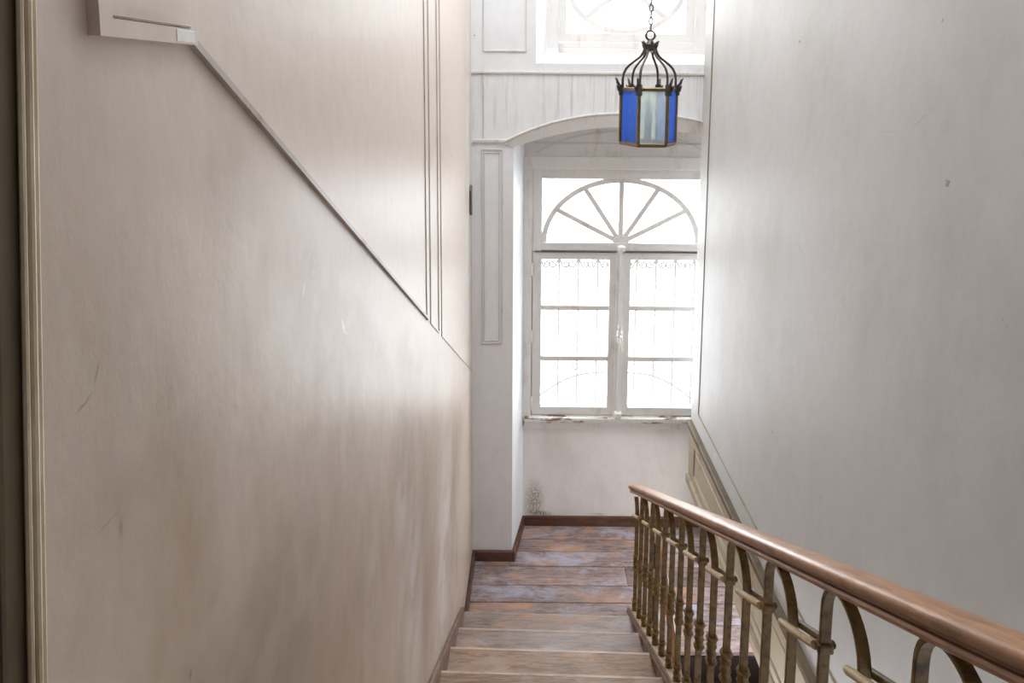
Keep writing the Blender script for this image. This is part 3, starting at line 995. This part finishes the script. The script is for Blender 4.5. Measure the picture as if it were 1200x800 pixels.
for t0, t1 in zip(cut[:-1], cut[1:]):
    q = [C2] + [ell(t0 + (t1 - t0) * k / 10, 0.39, 0.308, C2) for k in range(11)]
    MB().prism([q], UY + 0.025, UY + 0.028).build('pane', m_pane, w2)
for sx in (-1, 1):
    for sz in (-1, 1):
        q = [(0.984 if sx > 0 else 0.190, 4.228 if sz > 0 else 3.602)]
        q += [(C2[0] + sx * 0.394 * cos(t), C2[1] + sz * 0.312 * sin(t)) for t in [pi / 2 * k / 12 for k in range(13)]]
        MB().prism([q], UY + 0.025, UY + 0.028).build('pane', m_pane, w2)
for xh in (0.134, 1.046):
    MB().tube([(xh, UY - 0.018, 3.60), (xh, UY - 0.018, 3.70)], 0.007, 8).build('hinge', m_white, w2, smooth=True)
MB().tube([(0.15, UY - 0.03, 3.485), (0.15, UY - 0.03, 3.53)], 0.012, 8).build('latch', m_mould, w2, smooth=True)

# ---------------------------------------------------------------- iron grille outside the landing window
GY = 4.195
gr = thing(empty('window_grille', (CX, GY, 0.85)), 'wrought iron scroll grille outside the panes of the landing window', 'grille')
for xb in [CX + (k - 4) * 0.142 for k in range(9)]:
    MB().tube([(xb, GY, 0.80), (xb, GY, 2.10)], 0.0085, 6).build('bar', m_grille, gr, smooth=True)
for zr in (0.84, 2.02):
    MB().box(-0.085, 1.275, GY - 0.006, GY + 0.006, zr - 0.008, zr + 0.008).build('rail', m_grille, gr)


def spiral(cx, cz, r, sg, sv, n=22, turns=1.25):
    return [(cx + sg * r * (1 - 0.7 * k / n) * cos(2 * pi * turns * k / n), GY, cz + sv * r * (1 - 0.7 * k / n) * sin(2 * pi * turns * k / n)) for k in range(n + 1)]


for k in range(8):
    xm = CX + (k - 3.5) * 0.142
    for sg in (-1, 1):
        MB().tube([(xm + sg * 0.068, GY, 1.99)] + spiral(xm + sg * 0.022, 1.95, 0.028, sg, -1), 0.007, 6).build('scroll', m_grille, gr, smooth=True)
for sg in (-1, 1):
    q = [(CX + sg * (0.08 + 0.5 * u), GY, 1.12 - 0.20 * u + 0.06 * sin(pi * u)) for u in [i / 12 for i in range(13)]]
    MB().tube(q, 0.0085, 6).build('scroll', m_grille, gr, smooth=True)
    MB().tube(spiral(CX + sg * 0.30, 1.16, 0.03, sg, 1) , 0.007, 6).build('scroll', m_grille, gr, smooth=True)

# ---------------------------------------------------------------- hanging lantern
LX, LY = 0.377, 2.0
ZB, ZT = 3.078, 3.272
R6 = 0.0935
lan = thing(empty('hanging_lantern', (LX, LY, ZB)), 'hexagonal brass lantern with blue and frosted glass hanging on a chain', 'lantern')
H = [(LX + R6 * cos(pi / 3 * k), LY + R6 * sin(pi / 3 * k)) for k in range(6)]


def hexring(z0, z1, ro, ri):
    o = [(LX + ro * cos(pi / 3 * k), LY + ro * sin(pi / 3 * k)) for k in range(6)]
    i = [(LX + ri * cos(pi / 3 * k), LY + ri * sin(pi / 3 * k)) for k in range(6)]
    return MB().prism([o, i], z0, z1, 'z')


hexring(ZB, ZB + 0.011, R6 + 0.003, R6 - 0.012).build('bottom_rim', m_lbrass, lan, bevel=0.0015, seg=1)
hexring(ZT - 0.011, ZT, R6 + 0.003, R6 - 0.012).build('top_rim', m_lbrass, lan, bevel=0.0015, seg=1)
for k in range(6):
    x, y = H[k]
    MB().lathe((x, y, ZB + 0.009), [(0.0062, 0), (0.0062, ZT - ZB - 0.018)], 6).build('corner_post', m_lbrass, lan)
    t = pi / 3 * k
    dx, dy = cos(t), sin(t)
    prof = [(0.017, 0.338), (0.019, 0.322), (0.023, 0.310), (0.033, 0.296), (0.050, 0.283), (0.067, 0.270), (0.079, 0.257), (0.0865, 0.241), (0.0895, 0.222), (0.0895, 0.188)]
    MB().tube([(LX + r * dx, LY + r * dy, ZB + z) for r, z in prof], 0.0042, 8).build('arm', m_iron, lan, smooth=True)
    br = MB().box(-0.009, 0.009, -0.006, 0.006, -0.026, 0.010)
    br.tube([(0, 0.003, 0.006), (0, 0.011, 0.016), (0, 0.014, 0.026), (0, 0.020, 0.032)], [0.004, 0.005, 0.004, 0.0015], 6)
    br.tube([(-0.006, 0.006, -0.012), (-0.010, 0.009, 0.0), (-0.012, 0.012, 0.008)], [0.004, 0.004, 0.0015], 6)
    br.tube([(0.006, 0.006, -0.012), (0.010, 0.009, 0.0), (0.012, 0.012, 0.008)], [0.004, 0.004, 0.0015], 6)
    rot = Matrix.Rotation(t - pi / 2, 4, 'Z')
    for v in br.v:
        q = rot @ v
        v.x, v.y, v.z = q.x + x + 0.002 * dx, q.y + y + 0.002 * dy, q.z + ZT
    br.build('leaf_bracket', m_iron, lan, smooth=True)
    # glass between this corner and the next
    x2, y2 = H[(k + 1) % 6]
    inn = 0.985
    mx, my = (x + x2) / 2 - LX, (y + y2) / 2 - LY
    nx, ny = mx / math.hypot(mx, my) * 0.0012, my / math.hypot(mx, my) * 0.0012
    pa, pb = (LX + (x - LX) * inn, LY + (y - LY) * inn), (LX + (x2 - LX) * inn, LY + (y2 - LY) * inn)
    vs = [(p[0] + s * nx, p[1] + s * ny, z) for s in (-1, 1) for z in (ZB + 0.008, ZT - 0.008) for p in (pa, pb)]
    pane = MB().add(vs, [(0, 1, 3, 2), (4, 6, 7, 5), (0, 4, 5, 1), (2, 3, 7, 6), (0, 2, 6, 4), (1, 5, 7, 3)])
    clear = k in (1, 4)
    g_ = pane.build('glass_panel', m_frost if clear else m_blue, lan)
    g_['label'] = 'frosted glass panel' if clear else 'blue glass panel'
crown = MB().lathe((LX, LY, ZB + 0.312), [(0.010, 0), (0.020, 0.004), (0.021, 0.012), (0.016, 0.018), (0.019, 0.026), (0.012, 0.034), (0.006, 0.042)], 12)
for k in range(6):
    t = pi / 3 * k + pi / 6
    crown.tube([(LX + r * cos(t), LY + r * sin(t), ZB + z) for r, z in ((0.018, 0.322), (0.023, 0.334), (0.025, 0.342), (0.031, 0.349))], [0.004, 0.005, 0.004, 0.0015], 6)
crown.build('crown', m_iron, lan, smooth=True)
zr = ZB + 0.368
MB().tube([(LX + 0.015 * cos(2 * pi * k / 18), LY, zr + 0.015 * sin(2 * pi * k / 18)) for k in range(18)], 0.0036, 8, True).build('ring', m_iron, lan, smooth=True)
ch = MB()
z, k = zr + 0.026, 0
while z < 5.29:
    ax = (1, 0) if k % 2 else (0.3, 0.95)
    ch.tube([(LX + ax[0] * 0.006 * cos(g), LY + ax[1] * 0.006 * cos(g), z + 0.0135 * sin(g)) for g in [2 * pi * i / 10 for i in range(10)]], 0.0027, 5, True)
    z += 0.0215; k += 1
ch.build('chain', m_steel, lan, smooth=True)
MB().lathe((LX, LY, ZB + 0.012), [(0.012, 0), (0.012, 0.11), (0.008, 0.115), (0.006, 0.14), (0.001, 0.152)], 12).build('candle', m_candle, lan, smooth=True)
MB().lathe((LX, LY, ZB - 0.002), [(R6 * 0.9, 0), (R6 * 0.9, 0.004)], 6).build('bottom_plate', m_lbrass, lan)

# ---------------------------------------------------------------- iron plate in the corner
ip = MB().prism([[(3.61, 2.47), (3.635, 2.44), (3.66, 2.44), (3.66, 2.625), (3.635, 2.635), (3.61, 2.60)]], XL - 0.003, XL + 0.014, 'x').build('wall_plate', m_iron, bevel=0.002)
thing(ip, 'small dark iron plate on the left wall near the corner by the window', 'plate')
